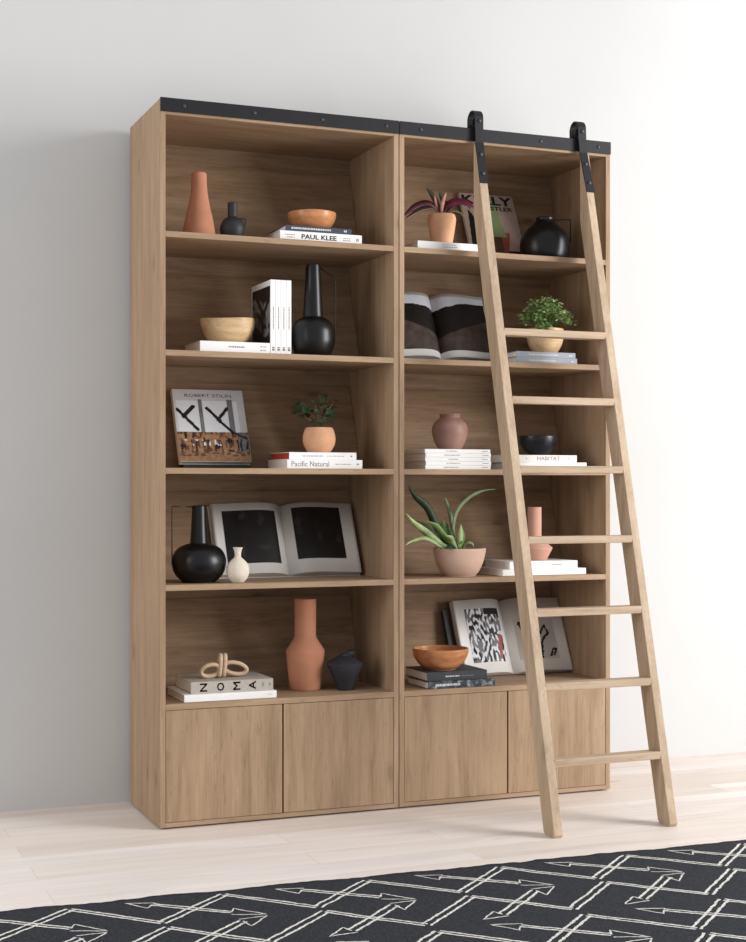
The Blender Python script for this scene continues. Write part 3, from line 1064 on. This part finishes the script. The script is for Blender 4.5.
lean_box(bm, 0, 0.020, 0, 0.305, 0.0, 0.002, 0.0005); lean_box(bm, 0, 0.020, 0, 0.305, 0.020, 0.022, 0.0005); lean_box(bm, 0, 0.002, 0, 0.305, 0.002, 0.020)
obj('cover', bm, char_cover, t)
bm = bmesh.new(); lean_box(bm, 0.0022, 0.018, 0.002, 0.303, 0.0022, 0.0198)
obj('pages', bm, paper, t)

# ------------------------------------------------------------------ pots, vases, bowls
def vase(name, label, cat, loc, prof, mat, smooth=True, sub=5, extra=None, group=None, wob=None, body='body', sharp=False):
    t = None
    P = catmull([(r, z, 0) for r, z in prof], sub) if smooth else [Vector((r, z, 0)) for r, z in prof]
    bm = bmesh.new()
    lathe(bm, [(max(0, p[0]), p[1]) for p in P], 56, wob)
    if sharp:
        for e in bm.edges:
            if len(e.link_faces) == 2 and e.calc_face_angle() > 0.45:
                e.smooth = False
    if extra is None:
        o = obj(name, bm, mat, None, loc)
        tag(o, label, cat, group)
        return o
    t = thing(name, label, cat, loc, 0, group)
    obj(body, bm, mat, t)
    return t

def wire(name, pts, r, mat, parent, bend=0.006):
    # polyline with rounded corners
    P = [Vector(p) for p in pts]
    out = [P[0]]
    for a, b2, c in zip(P, P[1:], P[2:]):
        d1 = (a - b2).normalized(); d2 = (c - b2).normalized()
        for k in range(5):
            s = k / 4
            out.append((b2 + d1 * bend) * (1 - s) ** 2 + b2 * 2 * s * (1 - s) + (b2 + d2 * bend) * s * s)
    out.append(P[-1])
    bm = bmesh.new()
    tube(bm, out, r, 8)
    return obj(name, bm, mat, parent)

z5, z4, z3, z2, z1 = SHELF
E_ = eps
# top left shelf
vase('vase', 'terracotta vase tapering like a cone on the top shelf', 'vase', (0.195, 0.15, z1 + E_),
     [(0, 0), (0.060, 0), (0.0655, 0.006), (0.064, 0.03), (0.055, 0.08), (0.043, 0.13), (0.0345, 0.18), (0.0305, 0.22), (0.0300, 0.256), (0.0285, 0.2605), (0.026, 0.258), (0.026, 0.20), (0.026, 0.16), (0, 0.15)], terracotta)
t = vase('jug', 'small round matt black jug with a loop handle beside the cone vase', 'jug', (0.327, 0.13, z1 + E_),
     [(0, 0), (0.030, 0), (0.042, 0.012), (0.0498, 0.042), (0.046, 0.066), (0.034, 0.084), (0.0215, 0.092), (0.0195, 0.10), (0.0195, 0.145), (0.0185, 0.149), (0.0155, 0.148), (0.0155, 0.11), (0, 0.10)], black_matte, extra=1)
wire('handle', [(0.024, 0, 0.088), (0.055, 0, 0.092), (0.055, 0, 0.060), (0.046, 0, 0.056)], 0.0030, black_matte, t, 0.012)
def bowl(name, label, loc, R, Rb, h, mat, wob=None, th=0.006, full=0.5):
    prof = [(0, 0), (Rb * 0.9, 0), (Rb, 0.002), (Rb + (R - Rb) * 0.55, h * 0.28), (Rb + (R - Rb) * 0.92, h * 0.66), (R, h - 0.003), (R - th * 0.5, h), (R - th, h - 0.003),
            (Rb + (R - Rb) * 0.86 - th, h * 0.6), (Rb * 0.9, h * 0.22), (Rb * 0.5, h * 0.14), (0, h * 0.13)]
    return vase(name, label, 'bowl', loc, prof, mat, True, 4, wob=wob)
bowl('bowl', 'glossy orange-brown wooden bowl on the two books of the top shelf', (0.672, 0.155, z1 + 0.0662), 0.099, 0.060, 0.071, bowl_wood)
# second left shelf
def wavy(r, z, a):
    k = math.sin(2 * a + 0.5)
    f = min(1, z / 0.1)
    return r * (1 + 0.03 * k * f) - 0.006 * max(0, math.cos(a + PI / 2 + 0.1)) ** 8 * (1 if r > 0.03 else 0), z + 0.004 * f * math.cos(2 * a + 1.2)
bowl('bowl', 'pale carved wooden bowl on the thick white book beside the upright journals', (0.318, 0.165, z2 + 0.0450), 0.110, 0.066, 0.098, bowl_pale, wavy, 0.008)
t = vase('bottle', 'tall black bottle vase with a long neck and angular wire handle beside the white journals', 'vase', (0.675, 0.15, z2 + E_),
     [(0, 0), (0.050, 0), (0.072, 0.014), (0.0885, 0.055), (0.0910, 0.085), (0.0865, 0.120), (0.070, 0.150), (0.046, 0.164), (0.0410, 0.172), (0.0375, 0.23), (0.0335, 0.30), (0.0295, 0.372), (0.0285, 0.379), (0.023, 0.378), (0.024, 0.34), (0, 0.30)], black_gloss, extra=1)
wire('handle', [(0.024, 0, 0.374), (0.098, 0, 0.330), (0.098, 0, 0.11), (0.088, 0, 0.10)], 0.0022, black_gloss, t, 0.01)
# third left shelf
def planter(name, label, loc, prof, mat, soil_r, soil_z, group=None):
    t = vase(name, label, 'potted plant', loc, prof, mat, True, 5, extra=1, body='pot')
    bm = bmesh.new()
    lathe(bm, [(0, soil_z + 0.003), (soil_r * 0.6, soil_z + 0.002), (soil_r, soil_z)], 32)
    obj('soil', bm, soil, t)
    return t
pl = planter('potted_plant', 'small round terracotta planter with a dark green leafy plant', (0.705, 0.16, z3 + 0.0664),
     [(0, 0), (0.038, 0), (0.050, 0.008), (0.064, 0.034), (0.0675, 0.058), (0.063, 0.085), (0.056, 0.101), (0.053, 0.1035), (0.050, 0.101), (0.057, 0.07), (0.045, 0.03), (0, 0.02)], terracotta_pale, 0.0525, 0.090)
def round_leaf(bm, c, nrm, up, r, rnd):
    nrm = nrm.normalized()
    s = nrm.cross(up).normalized() if nrm.cross(up).length > 0.01 else Vector((1, 0, 0))
    u2 = s.cross(nrm)
    cv = bm.verts.new(c)
    ring = []
    m = 15
    for i in range(m):
        a = 2 * PI * i / m
        rr = r * (0.86 + 0.16 * math.cos(5 * a)) * (0.75 if abs(a - PI) < 0.3 else 1)
        ring.append(bm.verts.new(c + s * math.sin(a) * rr + u2 * math.cos(a) * rr + nrm * (0.22 * r * math.cos(a * 2) + rnd.uniform(-0.05, 0.05) * r + 0.12 * r)))
    for i in range(m):
        f = bm.faces.new((cv, ring[i], ring[(i + 1) % m])); f.smooth = True
rnd = random.Random(11)
bml, bms = bmesh.new(), bmesh.new()
LS = [(-0.095, 0.00, 0.165, .024), (-0.080, 0.02, 0.195, .025), (-0.060, -0.02, 0.178, .024), (-0.045, 0.01, 0.155, .022), (-0.020, 0.00, 0.205, .021),
      (0.015, -0.01, 0.200, .027), (0.028, 0.02, 0.180, .028), (0.045, -0.015, 0.165, .026), (0.062, 0.01, 0.190, .024), (0.060, 0.0, 0.150, .024),
      (0.010, 0.0, 0.228, .018), (0.028, 0.01, 0.236, .014), (0.050, 0.01, 0.228, .020), (0.072, 0.00, 0.215, .015), (-0.010, -0.02, 0.165, .022), (0.020, -0.03, 0.150, .022),
      (-0.075, -0.01, 0.150, .018), (-0.03, 0.03, 0.17, .022), (0.0, -0.035, 0.125, .020), (-0.035, -0.03, 0.125, .018), (0.035, -0.03, 0.130, .018)]
for lx, ly, lz, lr in LS:
    c = Vector((lx, ly, lz))
    nr = Vector((lx * 3 + rnd.uniform(-.4, .4), -0.55 + rnd.uniform(-.3, .3), 0.75 + rnd.uniform(-.2, .3)))
    round_leaf(bml, c, nr, Vector((rnd.uniform(-1, 1), rnd.uniform(-1, 1), 0.2)).normalized(), lr, rnd)
    tube(bms, [(lx * 0.08, ly * 0.2, 0.092), (lx * 0.4, ly * 0.6, 0.092 + (lz - 0.092) * 0.6), (lx * 0.98, ly, lz)], 0.0014, 5)
obj('foliage', bml, leaf_dark, pl); obj('stems', bms, stem_mat, pl)
# fourth left shelf
t = vase('vase', 'round glossy black vase with a conical neck and thin square wire handle', 'vase', (0.189, 0.13, z4 + E_),
     [(0, 0), (0.052, 0), (0.070, 0.006), (0.096, 0.034), (0.1075, 0.072), (0.104, 0.103), (0.086, 0.132), (0.055, 0.149), (0.038, 0.153), (0.0350, 0.158), (0.0325, 0.19), (0.0295, 0.24), (0.0275, 0.295), (0.0270, 0.300), (0.024, 0.299), (0.025, 0.26), (0, 0.22)], black_gloss, extra=1)
wire('handle', [(-0.024, 0, 0.297), (-0.109, 0, 0.300), (-0.109, 0, 0.072), (-0.104, 0, 0.068)], 0.0022, black_gloss, t, 0.006)
vase('vase', 'tiny cream vase with a narrow flared neck in front of the open book', 'vase', (0.326, 0.055, z4 + E_),
     [(0, 0), (0.020, 0), (0.026, 0.003), (0.040, 0.022), (0.0452, 0.048), (0.040, 0.072), (0.024, 0.090), (0.0135, 0.100), (0.0125, 0.112), (0.0155, 0.128), (0.0195, 0.136), (0.0165, 0.136), (0.010, 0.115), (0.010, 0.10), (0, 0.09)], cream_clay)
# bottom left shelf
vase('vase', 'tall terracotta vase with a straight neck and angular shoulder on the lowest shelf', 'vase', (0.661, 0.205, z5 + E_),
     [(0, 0), (0.060, 0), (0.0625, 0.003), (0.066, 0.02), (0.073, 0.08), (0.0795, 0.150), (0.0797, 0.160), (0.077, 0.166), (0.047, 0.212), (0.0445, 0.222), (0.0445, 0.3), (0.0450, 0.370), (0.044, 0.373), (0.041, 0.371), (0.041, 0.25), (0, 0.20)], terracotta, smooth=False, sharp=True)
t = vase('vase', 'squat dark vase with a sharp rim and stubby spout, next to the tall terracotta vase', 'vase', (0.811, 0.135, z5 + E_),
     [(0, 0), (0.034, 0), (0.036, 0.003), (0.040, 0.02), (0.058, 0.062), (0.078, 0.104), (0.079, 0.108), (0.076, 0.112), (0.040, 0.132), (0.024, 0.142), (0.021, 0.148), (0.017, 0.148), (0.014, 0.13), (0, 0.125)], plain('dark_slate_clay', (44, 44, 50), 0.5, 0.4, 0.1, 20, 0.2, 160), smooth=False, sharp=True, extra=1)
bm = bmesh.new()
tube(bm, [(0.016, -0.012, 0.128), (0.018, -0.016, 0.148), (0.018, -0.017, 0.162)], [0.0135, 0.0130, 0.0145], 20)
obj('spout', bm, bpy.data.materials['dark_slate_clay'], t)

# wooden knot ornament
bm = bmesh.new()
zb = 0.0095
rr = 0.0086
def loopL(cx, cz_, rx, rz_, yy, tilt, n=30, ph=0.0):
    pts = []
    for i in range(n):
        a = 2 * PI * i / n + ph
        x_, z_ = rx * math.cos(a), rz_ * math.sin(a)
        c, s = math.cos(tilt), math.sin(tilt)
        pts.append((cx + x_ * c - z_ * s, yy - (z_) * 0.3, cz_ + x_ * s + z_ * c))
    return pts
tube(bm, loopL(-0.050, zb + 0.022, 0.038, 0.0235, -0.006, 0.16), rr, 10, closed=True)
tube(bm, loopL(0.054, zb + 0.026, 0.050, 0.0225, 0.002, -0.24), rr, 10, closed=True)
for xx in (-0.010, 0.0085):
    pts = []
    for i in range(26):
        a = 2 * PI * i / 26
        pts.append((xx + 0.003 * math.sin(a), 0.0115 * math.cos(a) - 0.002, zb + 0.041 + 0.0405 * math.sin(a)))
    tube(bm, pts, rr, 10, closed=True)
o = obj('wooden_knot', bm, cord_mat, None, (0.285, 0.135, z5 + 0.0741 + 0.0006))
tag(o, 'pale carved wooden knot shaped like a bow on the thick grey book', 'ornament')

# ---- right unit
pl = planter('potted_plant', 'pale terracotta pot holding a plant with burgundy strap leaves, on the top shelf', (1.250, 0.14, z1 + 0.0363),
     [(0, 0), (0.040, 0), (0.043, 0.003), (0.050, 0.04), (0.057, 0.085), (0.0600, 0.112), (0.057, 0.129), (0.0545, 0.132), (0.052, 0.129), (0.054, 0.10), (0.045, 0.05), (0, 0.03)], terracotta_pale, 0.0535, 0.118)
def strap(bm, pts, w, fold=0.25, mi=0, twist=0.0, side=None, sub=6, tipk=0.9):
    """ribbon leaf with a V fold and some thickness along smoothed points"""
    P = catmull(pts, sub)
    n = len(P)
    rows = []
    for i, p in enumerate(P):
        t = (P[min(i + 1, n - 1)] - P[max(i - 1, 0)]).normalized()
        s = Vector(side) if side else Vector((0, -1, 0)).cross(t)
        s = (s - t * s.dot(t)).normalized()
        if twist:
            s = Matrix.Rotation(twist * i / n, 3, t) @ s
        nn = t.cross(s).normalized()
        k = i / (n - 1)
        ww = w * (0.35 + 0.65 * math.sin(PI * min(1, 0.12 + k * 0.80))) * (1 if k < 0.75 else max(0.04, (1 - k) / 0.25) ** 0.7)
        rows.append([bm.verts.new(p - s * ww / 2 + nn * fold * ww), bm.verts.new(p), bm.verts.new(p + s * ww / 2 + nn * fold * ww)])
    for A, B in zip(rows, rows[1:]):
        for k in range(2):
            f = bm.faces.new((A[k], A[k + 1], B[k + 1], B[k])); f.smooth = True; f.material_index = mi
    return bm
def leaf(parent, pts, w, mat, fold=0.2, twist=0.0, side=None, name='leaf'):
    bm = bmesh.new()
    strap(bm, pts, w, fold, 0, twist, side)
    o = obj(name, bm, mat, parent)
    m = o.modifiers.new('thick', 'SOLIDIFY'); m.thickness = 0.0010; m.offset = 0
    return o
def rel(pts, b2):
    return [(p[0] - b2[0], p[1] - b2[1], p[2] - b2[2]) for p in pts]
B = (1.250, 0.14, z1 + 0.0363)
leaf(pl, rel([(1.252, .14, 2.445), (1.225, .135, 2.488), (1.190, .13, 2.508), (1.145, .125, 2.500), (1.100, .12, 2.474), (1.062, .12, 2.440)], B), 0.034, leaf_red, side=(0, 0.5, 1))
leaf(pl, rel([(1.250, .13, 2.445), (1.222, .12, 2.474), (1.185, .11, 2.486), (1.135, .105, 2.472), (1.095, .10, 2.450), (1.066, .10, 2.430)], B), 0.024, leaf_black, side=(0, 0.8, 1))
leaf(pl, rel([(1.250, .128, 2.444), (1.222, .116, 2.468), (1.185, .106, 2.479), (1.135, .100, 2.465), (1.095, .096, 2.444), (1.068, .095, 2.428)], B), 0.006, leaf_pink, side=(0, 0.8, 1))
leaf(pl, rel([(1.255, .14, 2.445), (1.262, .135, 2.490), (1.290, .12, 2.512), (1.330, .11, 2.515), (1.365, .10, 2.500), (1.400, .10, 2.478)], B), 0.034, leaf_red, side=(0, 0.5, 1))
leaf(pl, rel([(1.256, .15, 2.445), (1.285, .16, 2.495), (1.315, .17, 2.508), (1.345, .18, 2.490)], B), 0.030, leaf_red, side=(0, 0.7, 1))
leaf(pl, rel([(1.248, .14, 2.445), (1.236, .14, 2.490), (1.214, .14, 2.535), (1.178, .14, 2.572)], B), 0.026, leaf_black, side=(1, 0, 0.4))
leaf(pl, rel([(1.250, .13, 2.445), (1.246, .125, 2.485), (1.250, .12, 2.520), (1.262, .12, 2.555)], B), 0.022, leaf_pink, side=(1, 0.3, 0))
leaf(pl, rel([(1.247, .14, 2.445), (1.232, .135, 2.480), (1.218, .13, 2.520), (1.212, .13, 2.545)], B), 0.018, leaf_pink, side=(1, 0.3, 0))
leaf(pl, rel([(1.255, .12, 2.445), (1.275, .10, 2.470), (1.305, .09, 2.466), (1.325, .085, 2.450)], B), 0.026, leaf_grey, side=(0, 1, 0.4))
leaf(pl, rel([(1.252, .14, 2.445), (1.265, .14, 2.50), (1.258, .15, 2.54), (1.240, .15, 2.56)], B), 0.026, leaf_black, side=(1, 0, 0.2))

t = vase('jug', 'wide round black jug with a square wire handle at the end of the top shelf', 'jug', (1.757, 0.165, z1 + E_),
     [(0, 0), (0.085, 0), (0.098, 0.008), (0.108, 0.045), (0.1085, 0.085), (0.100, 0.115), (0.078, 0.142), (0.050, 0.168), (0.040, 0.182), (0.040, 0.192), (0.037, 0.196), (0.033, 0.192), (0.034, 0.17), (0, 0.15)], black_gloss, extra=1)
wire('handle', [(0.036, 0, 0.186), (0.128, 0, 0.196), (0.128, 0, 0.095), (0.105, 0, 0.085)], 0.0028, black_gloss, t, 0.005)

pl = planter('potted_plant', 'wooden bowl planter full of bright feathery green foliage, seen behind the top rung', (1.750, 0.15, z2 + 0.0511),
     [(0, 0), (0.040, 0), (0.050, 0.005), (0.070, 0.035), (0.080, 0.070), (0.0810, 0.088), (0.0800, 0.108), (0.0775, 0.110), (0.075, 0.107), (0.074, 0.07), (0.045, 0.03), (0, 0.02)], bowl_pale, 0.0745, 0.094)
bml, bms = bmesh.new(), bmesh.new()
rnd = random.Random(5)
for i in range(90):
    a = rnd.uniform(0, 2 * PI)
    rad = 0.118 * math.sqrt(rnd.random())
    tx, ty = rad * math.cos(a) * 0.88 - 0.002, rad * math.sin(a) * 0.85
    tz = 0.125 + (0.125 * (1 - (rad / 0.14) ** 2)) * rnd.uniform(0.3, 1.0)
    if i < 8:
        tx, ty, tz = -0.06 + 0.006 * i, -0.07, 0.104 + 0.008 * (i % 3)
    base_ = Vector((tx * 0.25, ty * 0.25, 0.096))
    tip = Vector((tx, ty, tz))
    midp = base_.lerp(tip, 0.55) + Vector((0, 0, 0.03))
    if (tip - base_).length < 0.02: continue
    tube(bms, [base_, midp, tip], 0.0010, 4)
    for k in range(13):
        c = tip + Vector((rnd.gauss(0, 0.012), rnd.gauss(0, 0.012), rnd.gauss(0, 0.009)))
        c.z = max(c.z, 0.10)
        nr = Vector((rnd.gauss(0, 0.5), rnd.gauss(-0.3, 0.5), 0.9)).normalized()
        s = nr.cross(Vector((rnd.gauss(0, 1), rnd.gauss(0, 1), 0))).normalized()
        u2 = s.cross(nr)
        r_ = rnd.uniform(0.006, 0.0095)
        vsx = [bml.verts.new(c + s * r_ * x_ + u2 * r_ * y_ + nr * r_ * 0.2 * abs(x_)) for x_, y_ in ((0, -1), (0.55, -0.45), (0.95, 0.1), (0.4, 0.25), (0.35, 0.95), (0, 0.5), (-0.35, 0.95), (-0.4, 0.25), (-0.95, 0.1), (-0.55, -0.45))]
        f = bml.faces.new(vsx)
        f.material_index = 0 if rnd.random() < 0.6 else 1
obj('foliage', bml, [leaf_green, leaf_light], pl); obj('stems', bms, leaf_green, pl)

vase('vase', 'small round mauve-brown clay vase on the stack of five white journals', 'vase', (1.287, 0.14, z3 + 0.0845),
     [(0, 0), (0.042, 0), (0.050, 0.005), (0.066, 0.035), (0.0765, 0.078), (0.070, 0.108), (0.052, 0.127), (0.043, 0.134), (0.0415, 0.140), (0.0440, 0.148), (0.0425, 0.151), (0.039, 0.148), (0.037, 0.135), (0, 0.12)], mauve_clay)
bowl('bowl', 'black bowl with flaring sides on the two white books behind the ladder', (1.715, 0.150, z3 + 0.0637), 0.083, 0.036, 0.084, plain('black_glaze', (20, 22, 27), 0.35, 0.4, 0.1, 20), th=0.005)

# fourth right shelf plant
pl = planter('potted_plant', 'wide pink clay bowl planter with long arching green strap leaves', (1.325, 0.125, z4 + E_),
     [(0, 0), (0.062, 0), (0.068, 0.002), (0.084, 0.022), (0.100, 0.058), (0.1095, 0.095), (0.112, 0.114), (0.1115, 0.117), (0.108, 0.116), (0.104, 0.095), (0.085, 0.045), (0, 0.02)], plain('pale_pink_clay', (206, 174, 154), 0.85, 0.2, 0.06, 12, 0.2, 120), 0.1055, 0.104)
B = (1.325, 0.125, z4 + E_)
leaf(pl, rel([(1.290, .12, 1.045), (1.245, .12, 1.10), (1.215, .13, 1.158), (1.178, .13, 1.226), (1.122, .13, 1.274), (1.090, .13, 1.320)], B), 0.034, leaf_dark, side=(0.8, -0.4, 0.5))
leaf(pl, rel([(1.318, .13, 1.045), (1.314, .15, 1.10), (1.305, .16, 1.175), (1.289, .16, 1.232), (1.272, .16, 1.272)], B), 0.020, leaf_grey, side=(1, 0, 0))
leaf(pl, rel([(1.325, .13, 1.045), (1.308, .13, 1.10), (1.304, .13, 1.155), (1.325, .13, 1.216), (1.375, .13, 1.264), (1.439, .13, 1.294), (1.500, .13, 1.303)], B), 0.024, leaf_grey, side=(0.8, 0.5, -0.4))
leaf(pl, rel([(1.290, .11, 1.045), (1.236, .105, 1.063), (1.205, .10, 1.085), (1.162, .10, 1.120), (1.107, .10, 1.159), (1.064, .10, 1.205)], B), 0.032, leaf_light, side=(0.5, -0.4, 0.8))
leaf(pl, rel([(1.290, .12, 1.043), (1.245, .125, 1.078), (1.205, .13, 1.108), (1.165, .135, 1.145), (1.110, .14, 1.175)], B), 0.036, leaf_dark, side=(0.6, -0.5, 0.8))
leaf(pl, rel([(1.285, .10, 1.045), (1.227, .085, 1.062), (1.184, .08, 1.088), (1.141, .08, 1.103), (1.086, .075, 1.092), (1.048, .06, 1.072)], B), 0.020, leaf_light, side=(0.2, 0.6, 0.8))
leaf(pl, rel([(1.305, .13, 1.045), (1.285, .14, 1.09), (1.268, .15, 1.135), (1.262, .15, 1.172)], B), 0.052, leaf_green, side=(1, -0.2, 0.1))
leaf(pl, rel([(1.310, .12, 1.045), (1.288, .11, 1.07), (1.268, .09, 1.095), (1.240, .08, 1.108)], B), 0.028, leaf_light, side=(0.6, -0.5, 0.6))
leaf(pl, rel([(1.330, .12, 1.045), (1.325, .11, 1.08), (1.322, .10, 1.12), (1.315, .09, 1.155)], B), 0.026, leaf_light, side=(1, 0.2, 0.1))
leaf(pl, rel([(1.335, .12, 1.045), (1.352, .11, 1.072), (1.368, .10, 1.072), (1.376, .09, 1.058)], B), 0.022, leaf_light, side=(0.3, 0.8, 0.4))
leaf(pl, rel([(1.315, .15, 1.045), (1.300, .17, 1.10), (1.282, .18, 1.14), (1.272, .18, 1.166)], B), 0.050, leaf_dark, side=(1, 0.3, 0.1))
leaf(pl, rel([(1.300, .12, 1.045), (1.262, .11, 1.085), (1.230, .10, 1.118), (1.196, .09, 1.150), (1.150, .08, 1.170)], B), 0.030, leaf_green, side=(0.6, -0.6, 0.6))
leaf(pl, rel([(1.332, .13, 1.045), (1.345, .13, 1.085), (1.350, .14, 1.115), (1.346, .14, 1.135)], B), 0.024, leaf_green, side=(1, 0.3, 0.1))
leaf(pl, rel([(1.300, .09, 1.045), (1.270, .06, 1.064), (1.240, .04, 1.066), (1.215, .03, 1.056)], B), 0.030, leaf_dark, side=(0.3, 0.8, 0.4))
leaf(pl, rel([(1.320, .10, 1.045), (1.300, .07, 1.072), (1.290, .05, 1.076), (1.276, .03, 1.060)], B), 0.026, leaf_green, side=(0.8, 0.4, 0.2))

vase('vase', 'pink clay vase of a straight neck over a sharp-edged body, behind the ladder', 'vase', (1.700, 0.155, z4 + 0.0608),
     [(0, 0), (0.052, 0), (0.0545, 0.002), (0.077, 0.047), (0.0783, 0.050), (0.077, 0.054), (0.034, 0.090), (0.0305, 0.096), (0.0305, 0.226), (0.0295, 0.2285), (0.0265, 0.227), (0.0265, 0.11), (0, 0.09)], pink_clay, smooth=False, sharp=True)
bowl('bowl', 'orange wooden bowl on the two dark books of the lowest shelf', (1.239, 0.130, z5 + 0.0667), 0.119, 0.066, 0.088, bowl_wood, th=0.008)
